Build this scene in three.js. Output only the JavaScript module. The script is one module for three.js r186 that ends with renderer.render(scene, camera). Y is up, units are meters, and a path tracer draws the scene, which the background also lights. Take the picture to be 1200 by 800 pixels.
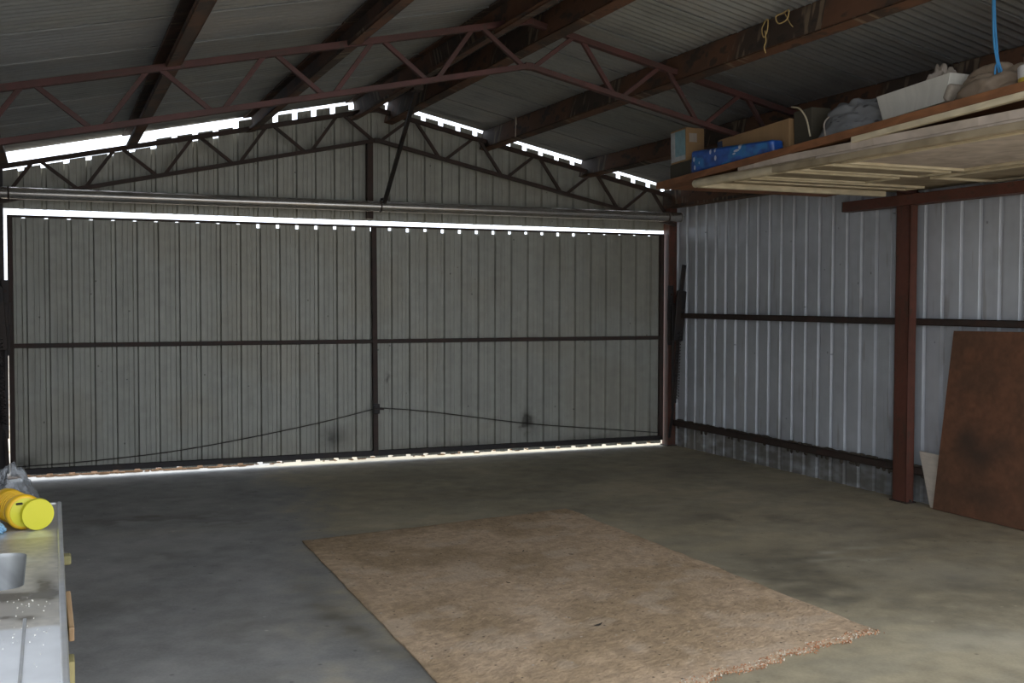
import * as THREE from 'three';
import { RoundedBoxGeometry } from 'three/addons/geometries/RoundedBoxGeometry.js';
import { mergeGeometries, mergeVertices, toCreasedNormals } from 'three/addons/utils/BufferGeometryUtils.js';

const V = (x, y, z) => new THREE.Vector3(x, y, z);
const scene = new THREE.Scene();

// ---------------------------------------------------------------- camera
const camera = new THREE.PerspectiveCamera(2 * Math.atan(400 / 1278.94) * 180 / Math.PI, 1.5, 0.05, 200);
{
  const yaw = 0.399, pitch = 0.0377, roll = 0.0022;
  const f = V(Math.sin(yaw) * Math.cos(pitch), -Math.sin(pitch), -Math.cos(yaw) * Math.cos(pitch));
  const r = V(Math.cos(yaw), 0, Math.sin(yaw)), u = r.clone().cross(f);
  const r2 = r.clone().multiplyScalar(Math.cos(roll)).addScaledVector(u, Math.sin(roll));
  const u2 = u.clone().multiplyScalar(Math.cos(roll)).addScaledVector(r, -Math.sin(roll));
  camera.position.set(-3.0237, 1.65, 10.798);
  camera.quaternion.setFromRotationMatrix(new THREE.Matrix4().makeBasis(r2, u2, f.clone().negate()));
}

// ---------------------------------------------------------------- sky, sun, exposure
const renderer = new THREE.WebGLRenderer({ antialias: true });
renderer.toneMapping = THREE.LinearToneMapping;
renderer.toneMappingExposure = 0.9;
renderer.shadowMap.enabled = true;
renderer.shadowMap.type = THREE.PCFSoftShadowMap;
scene.background = new THREE.Color().setRGB(2.55, 2.75, 3.05);        // even bright overcast
const sun = new THREE.DirectionalLight(new THREE.Color().setRGB(1, 0.95, 0.86), 3.0);   // veiled sun, high over the shelf side of the shed
sun.position.set(9, 16, -1.5); sun.target.position.set(0, 0, 0); sun.castShadow = true;
sun.shadow.radius = 12; sun.shadow.mapSize.set(4096, 4096);
Object.assign(sun.shadow.camera, { left: -16, right: 16, top: 16, bottom: -16, near: 1, far: 50 });
scene.add(sun, sun.target);

// ---------------------------------------------------------------- helpers
let seed = 12345;
const rnd = () => { seed = (seed * 1664525 + 1013904223) >>> 0; return seed / 4294967296; };
const rr = (a, b) => a + (b - a) * rnd();
const clamp = THREE.MathUtils.clamp, lerp = THREE.MathUtils.lerp, sst = THREE.MathUtils.smoothstep;
const hash = (x, y, s) => { let h = (x * 374761393 + y * 668265263 + s * 1274126177) | 0; h = Math.imul(h ^ (h >>> 13), 1274126177); return ((h ^ (h >>> 16)) >>> 0) / 4294967296; };
const mod = (a, n) => ((a % n) + n) % n;
function vnoise(x, y, px, py, s) {                       // value noise; px, py: period in cells, 0 for none
  const ix = Math.floor(x), iy = Math.floor(y), fx = x - ix, fy = y - iy, u = fx * fx * (3 - 2 * fx), v = fy * fy * (3 - 2 * fy);
  const X = (i) => px ? mod(i, px) : i, Y = (i) => py ? mod(i, py) : i;
  return lerp(lerp(hash(X(ix), Y(iy), s), hash(X(ix + 1), Y(iy), s), u), lerp(hash(X(ix), Y(iy + 1), s), hash(X(ix + 1), Y(iy + 1), s), u), v);
}
function fbm(x, y, oct, p, s) { let a = 0.5, t = 0, n = 0; for (let i = 0; i < oct; i++) { t += a * vnoise(x, y, p, p, s + i); n += a; a *= 0.5; x *= 2; y *= 2; p *= 2; } return t / n; }
const enc = (c) => Math.round(255 * clamp(c <= 0.0031308 ? c * 12.92 : 1.055 * Math.pow(c, 1 / 2.4) - 0.055, 0, 1));
function tex(w, h, fn, { linear = false, repeat } = {}) { // fn(u, v) -> linear rgb (or a number)
  const d = new Uint8Array(w * h * 4);
  for (let j = 0; j < h; j++) for (let i = 0; i < w; i++) {
    const c = fn((i + 0.5) / w, (j + 0.5) / h), k = (j * w + i) * 4;
    if (linear) { d[k] = d[k + 1] = d[k + 2] = Math.round(255 * clamp(c, 0, 1)); } else { d[k] = enc(c[0]); d[k + 1] = enc(c[1]); d[k + 2] = enc(c[2]); }
    d[k + 3] = 255;
  }
  const t = new THREE.DataTexture(d, w, h, THREE.RGBAFormat);
  t.wrapS = t.wrapT = THREE.RepeatWrapping; t.magFilter = THREE.LinearFilter; t.minFilter = THREE.LinearMipmapLinearFilter; t.generateMipmaps = true;
  if (!linear) t.colorSpace = THREE.SRGBColorSpace;
  if (repeat) t.repeat.set(...repeat);
  t.needsUpdate = true; return t;
}
const mix3 = (a, b, t) => [lerp(a[0], b[0], t), lerp(a[1], b[1], t), lerp(a[2], b[2], t)];
const mul3 = (a, k) => [a[0] * k, a[1] * k, a[2] * k];
const mat = (o) => new THREE.MeshStandardMaterial(o);

function metricUV(g) {                                   // uv in metres from the dominant axis of each face, u along the longest
  g = g.index ? g.toNonIndexed() : g;
  g.computeBoundingBox(); const s = g.boundingBox.getSize(V(0, 0, 0)), P = g.attributes.position, uv = new Float32Array(P.count * 2), off = rnd() * 7;
  const a = V(0, 0, 0), b = V(0, 0, 0), c = V(0, 0, 0), n = V(0, 0, 0);
  for (let i = 0; i < P.count; i += 3) {
    a.fromBufferAttribute(P, i); b.fromBufferAttribute(P, i + 1); c.fromBufferAttribute(P, i + 2);
    n.copy(b).sub(a).cross(c.clone().sub(a));
    const N = [Math.abs(n.x), Math.abs(n.y), Math.abs(n.z)], k = N.indexOf(Math.max(...N));
    let ax = [0, 1, 2].filter((q) => q !== k); const S = [s.x, s.y, s.z]; if (S[ax[1]] > S[ax[0]]) ax = [ax[1], ax[0]];
    [a, b, c].forEach((p, q) => { const e = [p.x, p.y, p.z]; uv[(i + q) * 2] = e[ax[0]] + off; uv[(i + q) * 2 + 1] = e[ax[1]] + off * 0.37; });
  }
  g.setAttribute('uv', new THREE.BufferAttribute(uv, 2)); return g;
}
const taken = new Map();
const numbered = (n) => { const k = taken.get(n) ?? 0; taken.set(n, k + 1); return k ? n + '_' + String(k).padStart(3, '0') : n; };
function mesh(name, g, m, parent) {
  const o = new THREE.Mesh(g, m); o.name = parent ? name : numbered(name); o.castShadow = o.receiveShadow = true; (parent ?? scene).add(o); return o;
}
function tag(o, label, category, group) { o.userData.label = label; o.userData.category = category; if (group) o.userData.group = group; return o; }
function thing(name, label, category, [x, y, z] = [0, 0, 0], group) { const o = new THREE.Group(); o.name = numbered(name); o.position.set(x, y, z); scene.add(o); return tag(o, label, category, group); }
function struct(name, label, category) { const o = new THREE.Group(); o.name = numbered(name); scene.add(o); o.userData.kind = 'structure'; return tag(o, label, category); }
const box = (x0, x1, y0, y1, z0, z1, r = 0.004) => {
  const g = metricUV(new RoundedBoxGeometry(x1 - x0, y1 - y0, z1 - z0, 1, Math.min(r, (x1 - x0) / 2.2, (y1 - y0) / 2.2, (z1 - z0) / 2.2)));
  return g.translate((x0 + x1) / 2, (y0 + y1) / 2, (z0 + z1) / 2);
};
function bar(A, B, w, h, up = V(0, 1, 0), r = 0.003) {   // rectangular bar from A to B; h is measured along up
  const d = B.clone().sub(A), L = d.length(); d.normalize();
  const g = metricUV(new RoundedBoxGeometry(L, h, w, 1, Math.min(r, w / 2.2, h / 2.2)));
  const z = d.clone().cross(up).normalize(), y = z.clone().cross(d);
  g.applyMatrix4(new THREE.Matrix4().makeBasis(d, y, z)); const c = A.clone().add(B).multiplyScalar(0.5); return g.translate(c.x, c.y, c.z);
}
const tube = (pts, r, seg = 24, rad = 8, closed = false) => new THREE.TubeGeometry(new THREE.CatmullRomCurve3(pts, closed, 'centripetal'), seg, r, rad, closed);
function rod(A, B, r, seg = 12) { const d = B.clone().sub(A), g = new THREE.CylinderGeometry(r, r, d.length(), seg); g.applyQuaternion(new THREE.Quaternion().setFromUnitVectors(V(0, 1, 0), d.clone().normalize())); const c = A.clone().add(B).multiplyScalar(0.5); return g.translate(c.x, c.y, c.z); }
function quads(list) {                                   // list of [a, b, c, d, uvs] -> flat shaded geometry
  const P = [], U = [];
  for (const [a, b, c, d, ua, ub, uc, ud] of list) for (const [p, u] of [[a, ua], [b, ub], [c, uc], [a, ua], [c, uc], [d, ud]]) { P.push(...p); U.push(...u); }
  const g = new THREE.BufferGeometry(); g.setAttribute('position', new THREE.Float32BufferAttribute(P, 3)); g.setAttribute('uv', new THREE.Float32BufferAttribute(U, 2)); g.computeVertexNormals(); return g;
}

// ---------------------------------------------------------------- materials
const shedL = 7.95, XW = 3.53;
const px2 = (list, x, y) => { let t = 0; for (const [cx, cy, rx, ry, k] of list) { const q = ((x - cx) / rx) ** 2 + ((y - cy) / ry) ** 2; if (q < 4) t += k * Math.exp(-q * 1.6); } return t; };
// concrete slab: x -3.7..3.7, z -0.4..9
const floorDark = [[1.3, 5.0, .5, .35, .5], [1.1, 5.35, .35, .3, .45], [0.98, 5.75, .3, .4, .5], [1.9, 5.9, .25, .35, .4], [2.1, 6.3, .3, .2, .4], [2.5, 4.9, .3, .12, .35], [1.6, 3.74, .22, .16, .55], [2.13, 3.96, .2, .14, .45], [-2.35, 2.2, .75, .13, .5], [-1.9, 2.5, .4, .1, .3], [1.5, 6.2, .5, .5, .35], [0.6, 4.6, .3, .6, .25], [-1.65, 5.6, .12, 1.6, .5], [-2.0, 5.2, .35, .5, .3],
  [0.2, .2, 3.4, .1, .25], [-2.78, 4.4, .3, .4, .2], [1.5, 1.8, .8, .4, .25], [2.6, 2.0, .4, .7, .25], [-2.3, 3.4, .5, .25, .22], [2.9, 3.0, .25, .5, .25], [-.2, 1.2, .9, .25, .2], [-2.2, 6.1, .3, .22, .3]];
const floorPale = [[1.65, 5.05, .12, .05, .6], [1.5, 5.2, .2, .04, .5], [1.8, 5.3, .16, .04, .45], [1.95, 5.0, .2, .05, .35], [2.0, 5.7, .5, .4, .25], [2.2, 4.6, .5, .3, .22], [1.2, 6.9, .5, .35, .3], [-2.2, 2.75, .9, .16, .3], [1.0, 2.5, .8, .3, .2], [1.55, 3.2, .35, .06, .3]];
const T_floor = tex(900, 1150, (u, v) => {
  const x = -3.7 + 7.4 * u, z = -0.4 + 9.4 * v;
  const n = fbm(x * 1.3 + 9, z * 1.3, 4, 0, 3), f = fbm(x * 9, z * 9, 3, 0, 21), g = hash(Math.floor(u * 900), Math.floor(v * 1150), 5);
  const st = fbm(x * 3.2, z * 7 + 4, 3, 0, 40);
  let k = 0.72 + 0.5 * (n - 0.5) + 0.35 * (f - 0.5) + 0.12 * (g - 0.5);
  const edge = 0.15 + 1.7 * fbm(x * 5.5, z * 8, 4, 0, 61) ** 1.3;
  const dk = clamp(px2(floorDark, x + (n - .5) * .5, z + (f - .5) * .35) * edge * 1.6, 0, 1), pl = clamp(px2(floorPale, x + (f - .5) * .2, z + (n - .5) * .2) * edge * 1.3, 0, 1);
  const warmSide = sst(x + 1.1 * (n - .5) + .5 * (f - .5) + .12 * z, -1.25, -0.5);       // greyer colour towards the bench side, warmer beyond it
  let c = mul3(mix3(mix3([0.44, 0.425, 0.395], [0.41, 0.405, 0.385], st), mix3([0.49, 0.415, 0.275], [0.45, 0.39, 0.27], sst(st, .35, .65)), warmSide), k);
  c = mix3(c, [0.12, 0.105, 0.075], dk * 0.8); c = mix3(c, [0.56, 0.51, 0.4], pl * 0.6);
  const speck = hash(Math.floor(x * 60), Math.floor(z * 60), 77); if (speck > 0.9988) c = mul3(c, 0.55); else if (speck < 0.0004) c = mul3(c, 1.5);
  return c;
});
const T_floorB = tex(512, 512, (u, v) => fbm(u * 16, v * 16, 4, 16, 90), { linear: true, repeat: [5, 8] });
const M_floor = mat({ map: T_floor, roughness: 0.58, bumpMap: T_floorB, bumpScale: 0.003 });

// galvanised sheet, one tile = 1.5 m (wall u metres / v metres)
const galv = (base, warm, amt, s) => tex(512, 512, (u, v) => {
  const n = fbm(u * 6, v * 6, 4, 6, s), st = fbm(u * 48, v * 3, 3, 0, s + 9), sp = vnoise(u * 90, v * 90, 90, 90, s + 3);
  const k = 1 + amt * (1.1 * (n - 0.5) + 0.5 * (st - 0.5) + 0.18 * (sp - 0.5));
  return mul3(mix3(base, warm, sst(n, 0.42, 0.75) * 0.5), k);
}, { repeat: [1 / 1.5, 1 / 1.5] });
const M_roof = mat({ map: galv([0.38, 0.395, 0.4], [0.32, 0.305, 0.28], 0.4, 5), roughness: 0.38, metalness: 0.6, side: THREE.DoubleSide });
const M_roof2 = mat({ map: galv([0.36, 0.375, 0.37], [0.29, 0.28, 0.25], 0.45, 15), roughness: 0.38, metalness: 0.6, side: THREE.DoubleSide });
// wall sheeting on the shelf side: grime below the lower girt, dribbles
const T_wallR = tex(1536, 512, (u, v) => {
  const z = u * 8.2 - 0.1, y = v * 3.1;
  const n = fbm(z * 2, y * 2, 4, 0, 7), st = fbm(z * 22, y * 1.1, 3, 0, 31), f = fbm(z * 14, y * 14, 2, 0, 55);
  let c = mul3([0.5, 0.52, 0.55], 1 + 0.35 * (n - 0.5) + 0.12 * (st - 0.5) + .12 * (f - .5));
  const dirtLine = 0.27 + 0.06 * (fbm(z * 9, 1, 3, 0, 70) - .5);
  const d = y < dirtLine ? clamp(0.8 + 1.1 * (fbm(z * 7, y * 16, 3, 0, 80) - 0.45) + .4 * (st - .5), 0, 1) : 0;
  c = mix3(c, [0.1, 0.085, 0.06], d * 0.8);
  const drip = sst(fbm(z * 30, y * 2.5, 2, 0, 101), 0.72, 0.85) * (y > .3 ? .35 : .2); c = mix3(c, [0.2, 0.16, 0.12], drip);
  if (hash(Math.floor(z * 70), Math.floor(y * 70), 8) > 0.9996) c = mul3(c, 0.5);
  return c;
});
const M_wallR = mat({ map: T_wallR, roughness: 0.42, metalness: 0.18, side: THREE.DoubleSide });
// door and gable sheeting: dull, dusty
const doorGrime = [[-0.42, .26, .18, .14, .8], [1.72, .36, .07, .11, 1.1], [1.75, .28, .14, .16, .5], [-1.8, .1, .6, .06, .5], [.9, .1, .9, .07, .5], [2.5, .12, .5, .06, .6], [-3.25, .16, .14, .09, .8], [-2.95, 1.3, .12, .25, .25], [-3.1, 1.9, .1, .3, .2], [2.6, 1.8, .3, .2, .15], [.15, .85, .03, .05, .9], [-2.9, .3, .25, .1, .3]];
const T_door = tex(1536, 768, (u, v) => {
  const x = -3.5 + 7 * u, y = 3.8 * v;
  const n = fbm(x * 1.7, y * 1.7, 4, 0, 17), st = fbm(x * 26, y * 1.0, 3, 0, 37), f = fbm(x * 16, y * 16, 3, 0, 58);
  let c = mul3(mix3([0.37, 0.37, 0.325], [0.33, 0.32, 0.27], sst(n, .35, .7)), 1 + 0.25 * (n - 0.5) + 0.25 * (st - 0.5) + 0.2 * (f - 0.5));
  const g = clamp(px2(doorGrime, x + (f - .5) * .1, y + (f - .5) * .08) * (0.3 + 1.3 * f), 0, 1);
  c = mix3(c, [0.045, 0.042, 0.034], g * 0.85);
  const h = hash(Math.floor(x * 75), Math.floor(y * 75), 3); if (h > 0.9996) c = mul3(c, 0.45);
  return c;
});
const M_door = mat({ map: T_door, roughness: 0.55, metalness: 0.25, side: THREE.DoubleSide });

const rustTex = (a, b, c3, s) => tex(512, 256, (u, v) => {
  const n = fbm(u * 5, v * 5, 4, 5, s), f = fbm(u * 22, v * 22, 3, 22, s + 5), st = fbm(u * 3, v * 30, 2, 0, s + 8);
  let c = mix3(a, b, sst(n, 0.35, 0.62)); c = mix3(c, c3, sst(f * .6 + st * .4, 0.56, 0.72) * .8); return mul3(c, 0.85 + 0.4 * (f - 0.4));
}, { repeat: [1, 1] });
const M_red = mat({ map: rustTex([0.085, 0.028, 0.024], [0.066, 0.024, 0.019], [0.045, 0.026, 0.02], 11), roughness: 0.62 });
const M_column = mat({ map: rustTex([0.14, 0.047, 0.03], [0.12, 0.042, 0.026], [0.075, 0.038, 0.025], 13), roughness: 0.6 });
const M_purlin = mat({ map: tex(1024, 256, (u, v) => {    // rusty steel with pale streaks across
  const n = fbm(u * 5, v * 2, 4, 0, 23), f = fbm(u * 26, v * 9, 3, 0, 28), d = fbm(u * 70, v * 3, 2, 0, 35), p = fbm(u * 4 + 9, v * 2, 2, 0, 39);
  let c = mix3([0.055, 0.036, 0.026], [0.13, 0.06, 0.032], sst(n, .42, .66)); c = mix3(c, [.028, .022, .018], sst(f, .55, .72) * .8);
  return mul3(mix3(c, [0.22, 0.165, 0.11], sst(d, .58, .74) * sst(p, .48, .62) * .75), .8 + .4 * f);
}, { repeat: [.4, 1.6] }), roughness: 0.75 });
const M_girt = mat({ map: rustTex([0.062, 0.034, 0.026], [0.05, 0.032, 0.025], [0.036, 0.03, 0.025], 29), roughness: 0.7 });
const M_darksteel = mat({ map: rustTex([0.035, 0.03, 0.03], [0.05, 0.036, 0.03], [0.02, 0.02, 0.022], 33), roughness: 0.55, metalness: 0.3 });
const M_pipe = mat({ map: galv([0.5, 0.48, 0.45], [0.4, 0.34, 0.28], 0.35, 44), roughness: 0.27, metalness: 0.75 });
const M_steel = mat({ map: galv([0.62, 0.63, 0.64], [0.52, 0.48, 0.4], 0.35, 54), roughness: 0.36, metalness: 0.75 });
const woodTex = (a, b, s, k = 40) => tex(512, 256, (u, v) => { const w = fbm(u * 3, v * 3, 3, 3, s), g = fbm(u * 4, v * k + w * 6, 3, 0, s + 4), n = fbm(u * 12, v * 12, 3, 12, s + 8); return mul3(mix3(a, b, sst(g, 0.3, 0.7)), 0.8 + 0.45 * n); });
const M_pale = mat({ map: woodTex([0.62, 0.54, 0.38], [0.54, 0.46, 0.31], 3), roughness: 0.75 });
const M_deck = mat({ map: woodTex([0.35, 0.285, 0.19], [0.27, 0.215, 0.135], 7, 12), roughness: 0.8 });
const M_deckPink = mat({ map: woodTex([0.52, 0.44, 0.37], [0.44, 0.37, 0.3], 9, 10), roughness: 0.8 });
const M_orange = mat({ map: woodTex([0.27, 0.115, 0.048], [0.2, 0.085, 0.036], 19, 30), roughness: 0.7 });
const M_timber = mat({ map: woodTex([0.38, 0.25, 0.14], [0.3, 0.19, 0.1], 29), roughness: 0.7 });
const M_olive = mat({ map: woodTex([0.27, 0.23, 0.1], [0.2, 0.18, 0.08], 31, 20), roughness: 0.7 });
const plyDark = [[.82, .58, .1, .1, .9], [.73, .66, .13, .1, .9], [.6, .6, .1, .08, .5], [.7, .88, .3, .06, .45], [.9, .4, .07, .12, .4]];
const M_ply = mat({ map: tex(512, 512, (u, v) => { const n = fbm(u * 4, v * 4, 4, 0, 3), f = fbm(u * 40, v * 40, 3, 0, 8); let c = mul3(mix3([0.17, 0.075, 0.04], [0.125, 0.06, 0.033], sst(n, .35, .65)), 0.75 + 0.5 * f); return mix3(c, [0.04, 0.03, 0.022], clamp(px2(plyDark, u, v) * (0.3 + 1.3 * n), 0, 1) * .75); }), roughness: 0.65 });
const M_whiteboard = mat({ map: tex(256, 256, (u, v) => { const n = fbm(u * 5, v * 5, 4, 0, 13), s = fbm(u * 3, v * 40, 2, 0, 19); return mul3([0.55, 0.48, 0.4], 0.8 + 0.3 * n + 0.15 * s); }), roughness: 0.7 });
const cardTex = (a, s) => tex(256, 256, (u, v) => { const n = fbm(u * 5, v * 5, 4, 5, s), l = fbm(u * 60, v * 2, 2, 0, s + 4); return mul3(a, 0.78 + 0.3 * n + 0.15 * l); });
const M_card = mat({ map: cardTex([0.36, 0.22, 0.105], 4), roughness: 0.85 });
const M_cardDark = mat({ map: cardTex([0.075, 0.065, 0.045], 6), roughness: 0.85 });
const M_white = mat({ map: cardTex([0.62, 0.6, 0.53], 8), roughness: 0.8 });
const M_sack = mat({ map: cardTex([0.27, 0.205, 0.145], 12), roughness: 0.85, side: THREE.DoubleSide });
const M_tarp = mat({ map: tex(256, 256, (u, v) => { const n = fbm(u * 6, v * 6, 4, 6, 51), f = fbm(u * 24, v * 24, 2, 24, 58); let c = mul3([0.2, 0.205, 0.21], 0.65 + 0.7 * n); return mix3(c, [0.03, 0.03, 0.03], sst(f, 0.68, 0.8) * .8); }), roughness: 0.85 });
const M_rag = mat({ map: cardTex([0.42, 0.36, 0.3], 16), roughness: 0.9 });

// ---------------------------------------------------------------- the ground outside and the slab
{
  const T = tex(512, 512, (u, v) => { const n = fbm(u * 8, v * 8, 4, 8, 3), f = fbm(u * 60, v * 60, 2, 60, 9); return mul3(mix3([0.5, 0.44, 0.36], [0.36, 0.28, 0.18], sst(n, .5, .75)), 0.75 + 0.5 * f); }, { repeat: [0.25, 0.25] });
  const g = metricUV(new THREE.BoxGeometry(60, 0.1, 60)); g.translate(0, -0.1, 4);
  const o = mesh('ground', g, mat({ map: T, roughness: 0.9 })); o.userData.kind = 'structure'; tag(o, 'pale gravelly ground outside, seen under the door', 'ground');
  const f = new THREE.BoxGeometry(7.4, 0.2, 9.4); f.translate(0, -0.1, 4.3);
  const P = f.attributes.position, uv = f.attributes.uv; for (let i = 0; i < P.count; i++) uv.setXY(i, (P.getX(i) + 3.7) / 7.4, (P.getZ(i) + 0.4) / 9.4);
  const so = []; for (let i = 0; i < 260; i++) { const x = i < 200 ? rr(-3.5, -1.2) : rr(-1.2, 3.4), r = rr(.012, .035) * (i < 200 ? 1 : .6); so.push(new THREE.IcosahedronGeometry(r, 1).scale(rr(1, 2.4), rr(.5, .9), 1).translate(x, .002, rr(-.3, -.16))); }
  const sl = mesh('loose_soil', mergeGeometries(so), mat({ color: new THREE.Color().setRGB(.17, .1, .055), roughness: .95 })); sl.userData.kind = 'stuff'; tag(sl, 'loose brown soil crumbs outside along the door threshold', 'soil');
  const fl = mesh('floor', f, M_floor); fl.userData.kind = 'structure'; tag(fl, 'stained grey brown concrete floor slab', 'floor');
}

// ---------------------------------------------------------------- roof: corrugated sheets in laps
const SL = 0.215, RIDGE = 3.70, roofY = (x) => RIDGE - SL * Math.abs(x);
const ceiling = struct('ceiling', 'underside of corrugated metal roof in overlapping sheets', 'roof');
{
  const pitch = 0.0762, n = 10, seg = 8, cs = 1 / Math.hypot(1, SL), nx = SL * cs, ny = cs;
  for (const side of [-1, 1]) for (let k = 0; k < 11; k++) {
    const z0 = -0.035 + k * pitch * n, P = [], U = [], I = [], m = n * seg + seg * 3 / 2;   // one and a half corrugations lap under the next sheet
    const xs = [0.0, 1.2, 2.4, 3.72];
    for (let i = 0; i <= m; i++) {                       // the free edge is turned down a few millimetres
      const z = z0 + Math.min(i, m - 1) * pitch / seg, d = 0.0105 * Math.cos(Math.min(i, m - 1) / seg * 2 * Math.PI) - (i > n * seg - 2 ? 0.0022 : 0) - (i === m ? 0.008 : 0);
      for (const x of xs) { const X = side * (x + nx * d); P.push(X, RIDGE - SL * x + ny * d, z); U.push(z + side * 3, x + k * 0.31); }
    }
    for (let i = 0; i < m; i++) for (let j = 0; j < 3; j++) { const a = i * 4 + j; I.push(a, a + 1, a + 4, a + 1, a + 5, a + 4); }
    const g = new THREE.BufferGeometry(); g.setAttribute('position', new THREE.Float32BufferAttribute(P, 3)); g.setAttribute('uv', new THREE.Float32BufferAttribute(U, 2)); g.setIndex(I); g.computeVertexNormals();
    mesh('roof_sheet', g, (k + (side > 0)) % 3 ? M_roof : M_roof2, ceiling);
  }
  const cap = quads([[[-0.22, roofY(.22) + .02, -.05], [0, RIDGE + .03, -.05], [0, RIDGE + .03, 8.45], [-0.22, roofY(.22) + .02, 8.45], [0, 0], [.3, 0], [.3, 12], [0, 12]], [[0, RIDGE + .03, -.05], [0.22, roofY(.22) + .02, -.05], [0.22, roofY(.22) + .02, 8.45], [0, RIDGE + .03, 8.45], [.3, 0], [.6, 0], [.6, 12], [.3, 12]]]);
  mesh('ridge_cap', cap, M_roof, ceiling);
}

// ---------------------------------------------------------------- ribbed wall sheeting
const PITCH = 0.1905;
// profile over one pitch: [position, depth outwards]
const PROF = [[0, 0], [0.045, 0], [0.049, 0.003], [0.055, 0.003], [0.059, 0], [0.087, 0], [0.091, 0.003], [0.097, 0.003], [0.101, 0], [0.139, 0], [0.151, 0.026], [0.178, 0.026], [0.1905, 0]];
// place(s, y, d) -> world; bottom(s), top(s, isRib); uvf(s, y)
const PLAIN = PROF.map(([a, d], i) => [a, i < 9 ? 0 : d]);     // flat pans
function ribSheet(s0, pitches, place, bottom, top, uvf, sMax = 1e9, sMin = -1e9, PROF_ = PROF) {
  const list = [], th = 0.0015;
  for (let p = 0; p < pitches; p++) for (let i = 0; i + 1 < PROF_.length; i++) {
    let a = s0 + p * PITCH + PROF_[i][0], b = s0 + p * PITCH + PROF_[i + 1][0]; if (a >= sMax || b <= sMin) continue; a = Math.max(a, sMin); b = Math.min(b, sMax);
    const da = PROF_[i][1], db = PROF_[i + 1][1], rib = i >= 9 ? (i === 10 ? 2 : 1) : 0;
    const ya = bottom(a, rib), yb = bottom(b, rib), ta = top(a, rib), tb = top(b, rib); if (ta - ya < 0.005) continue;
    const q = (t, o) => list.push([place(a, ya, da + o), place(b, yb, db + o), place(b, tb, db + o), place(a, ta, da + o), uvf(a, ya), uvf(b, yb), uvf(b, tb), uvf(a, ta)]);
    q(0, 0); q(0, th);
    for (const [y1, y2] of [[ya, yb], [ta, tb]]) list.push([place(a, y1, da), place(b, y2, db), place(b, y2, db + th), place(a, y1, da + th), uvf(a, y1), uvf(b, y2), uvf(b, y2), uvf(a, y1)]);
  }
  return list.length ? quads(list) : null;
}
const uvFront = (s, y) => [(s + 3.5) / 7, y / 3.8], uvSide = (s, y) => [(s + 0.1) / 8.2, y / 3.1];
// gable above the door
const wallFront = struct('wall_front', 'ribbed metal gable sheeting above the wide door', 'wall');
const GZ = -0.045;
for (let k = 0; k < 10; k++) {
  const s0 = -3.62 + k * 4 * PITCH;
  const low = k < 2 ? 0.125 : k === 2 ? 0.05 : 0, notch = k < 2 ? 0.025 : 0.06, jit = rr(-0.006, 0.006);
  const g = ribSheet(s0, 4, (s, y, d) => [s, y, GZ - d], (s) => 2.455 - 0.003 * s, (s, rib) => roofY(s) - 0.034 - low + jit - (rib ? notch * (0.7 + 0.6 * hash(Math.floor(s * 5.25), k, 2)) : 0), uvFront, 3.5, -3.5);
  if (g) mesh('gable_sheet', g, M_door, wallFront);
}
mesh('gable_post', box(-0.075, -0.015, 2.47, 3.25, -0.03, 0.05), M_girt, wallFront);
// right wall
const wallRight = struct('wall_right', 'ribbed galvanised metal wall behind the shelf and column', 'wall');
for (let k = 0; k < 11; k++) { const g = ribSheet(-0.06 + k * 4 * PITCH, 4, (s, y, d) => [XW + d, y, s], () => -0.02, () => 2.93, uvSide, shedL, -1e9, PLAIN); mesh('wall_sheet', g, M_wallR, wallRight); }
// left wall; the end of the shed behind is open to the sky
const wallLeft = struct('wall_left', 'ribbed galvanised metal wall behind the sink bench', 'wall');
for (let k = 0; k < 11; k++) mesh('wall_sheet', ribSheet(-0.06 + k * 4 * PITCH, 4, (s, y, d) => [-XW - d, y, s], () => -0.02, () => 2.93, uvSide, shedL, -1e9, PLAIN), M_wallR, wallLeft);

// ---------------------------------------------------------------- the wide tilting door
const door = struct('door_1', 'wide tilting door of ribbed metal sheets on a steel frame', 'door');
const DW = 3.385, DB = 0.072, DT = 2.405;
for (let k = 0; k < 9; k++) {
  const g = ribSheet(-DW + 0.02 + k * 4 * PITCH - 0.05, 4, (s, y, d) => [s, y, -0.012 - d], (s, rib) => (rib ? 0.05 : 0.034) - 0.0035 * s, (s, rib) => rib === 2 ? DT - 0.02 - (s > -1.25 && s < 2.35 ? 0.03 : 0.004) * (0.75 + 0.5 * hash(Math.floor((s + 9) / PITCH), 1, 4)) : DT + 0.002, uvFront, DW, -DW);
  if (g) mesh('door_sheet', g, M_door, door);
}
mesh('top_rail', box(-DW, DW, DT - 0.02, DT, -0.01, 0.03), M_girt, door);
mesh('middle_rail', box(-DW, DW, 1.21, 1.25, -0.008, 0.035), M_girt, door);
mesh('bottom_rail', box(-DW, DW, DB - 0.01, DB + 0.04, -0.008, 0.04), M_darksteel, door);
mesh('centre_post', bar(V(0.01, DB, 0.02), V(-0.005, DT - .02, 0.02), 0.045, 0.05, V(1, 0, 0)), M_girt, door);
for (const s of [-1, 1]) mesh('side_stile', box(s > 0 ? DW - .045 : -DW, s > 0 ? DW : -DW + .045, DB, DT, -0.008, 0.04), M_girt, door);
const latch = mesh('latch', mergeGeometries([metricUV(new RoundedBoxGeometry(0.07, 0.1, 0.035, 1, .006)).translate(0.005, 0.545, 0.06), metricUV(new THREE.CylinderGeometry(0.03, 0.03, 0.03, 16).rotateX(Math.PI / 2)).translate(0.005, 0.545, 0.085)]), M_darksteel, door);
mesh('handle', mergeGeometries([metricUV(new RoundedBoxGeometry(0.11, 0.02, 0.02, 1, .006)).translate(0.02, 0.545, 0.107)]), M_darksteel, latch);
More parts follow.
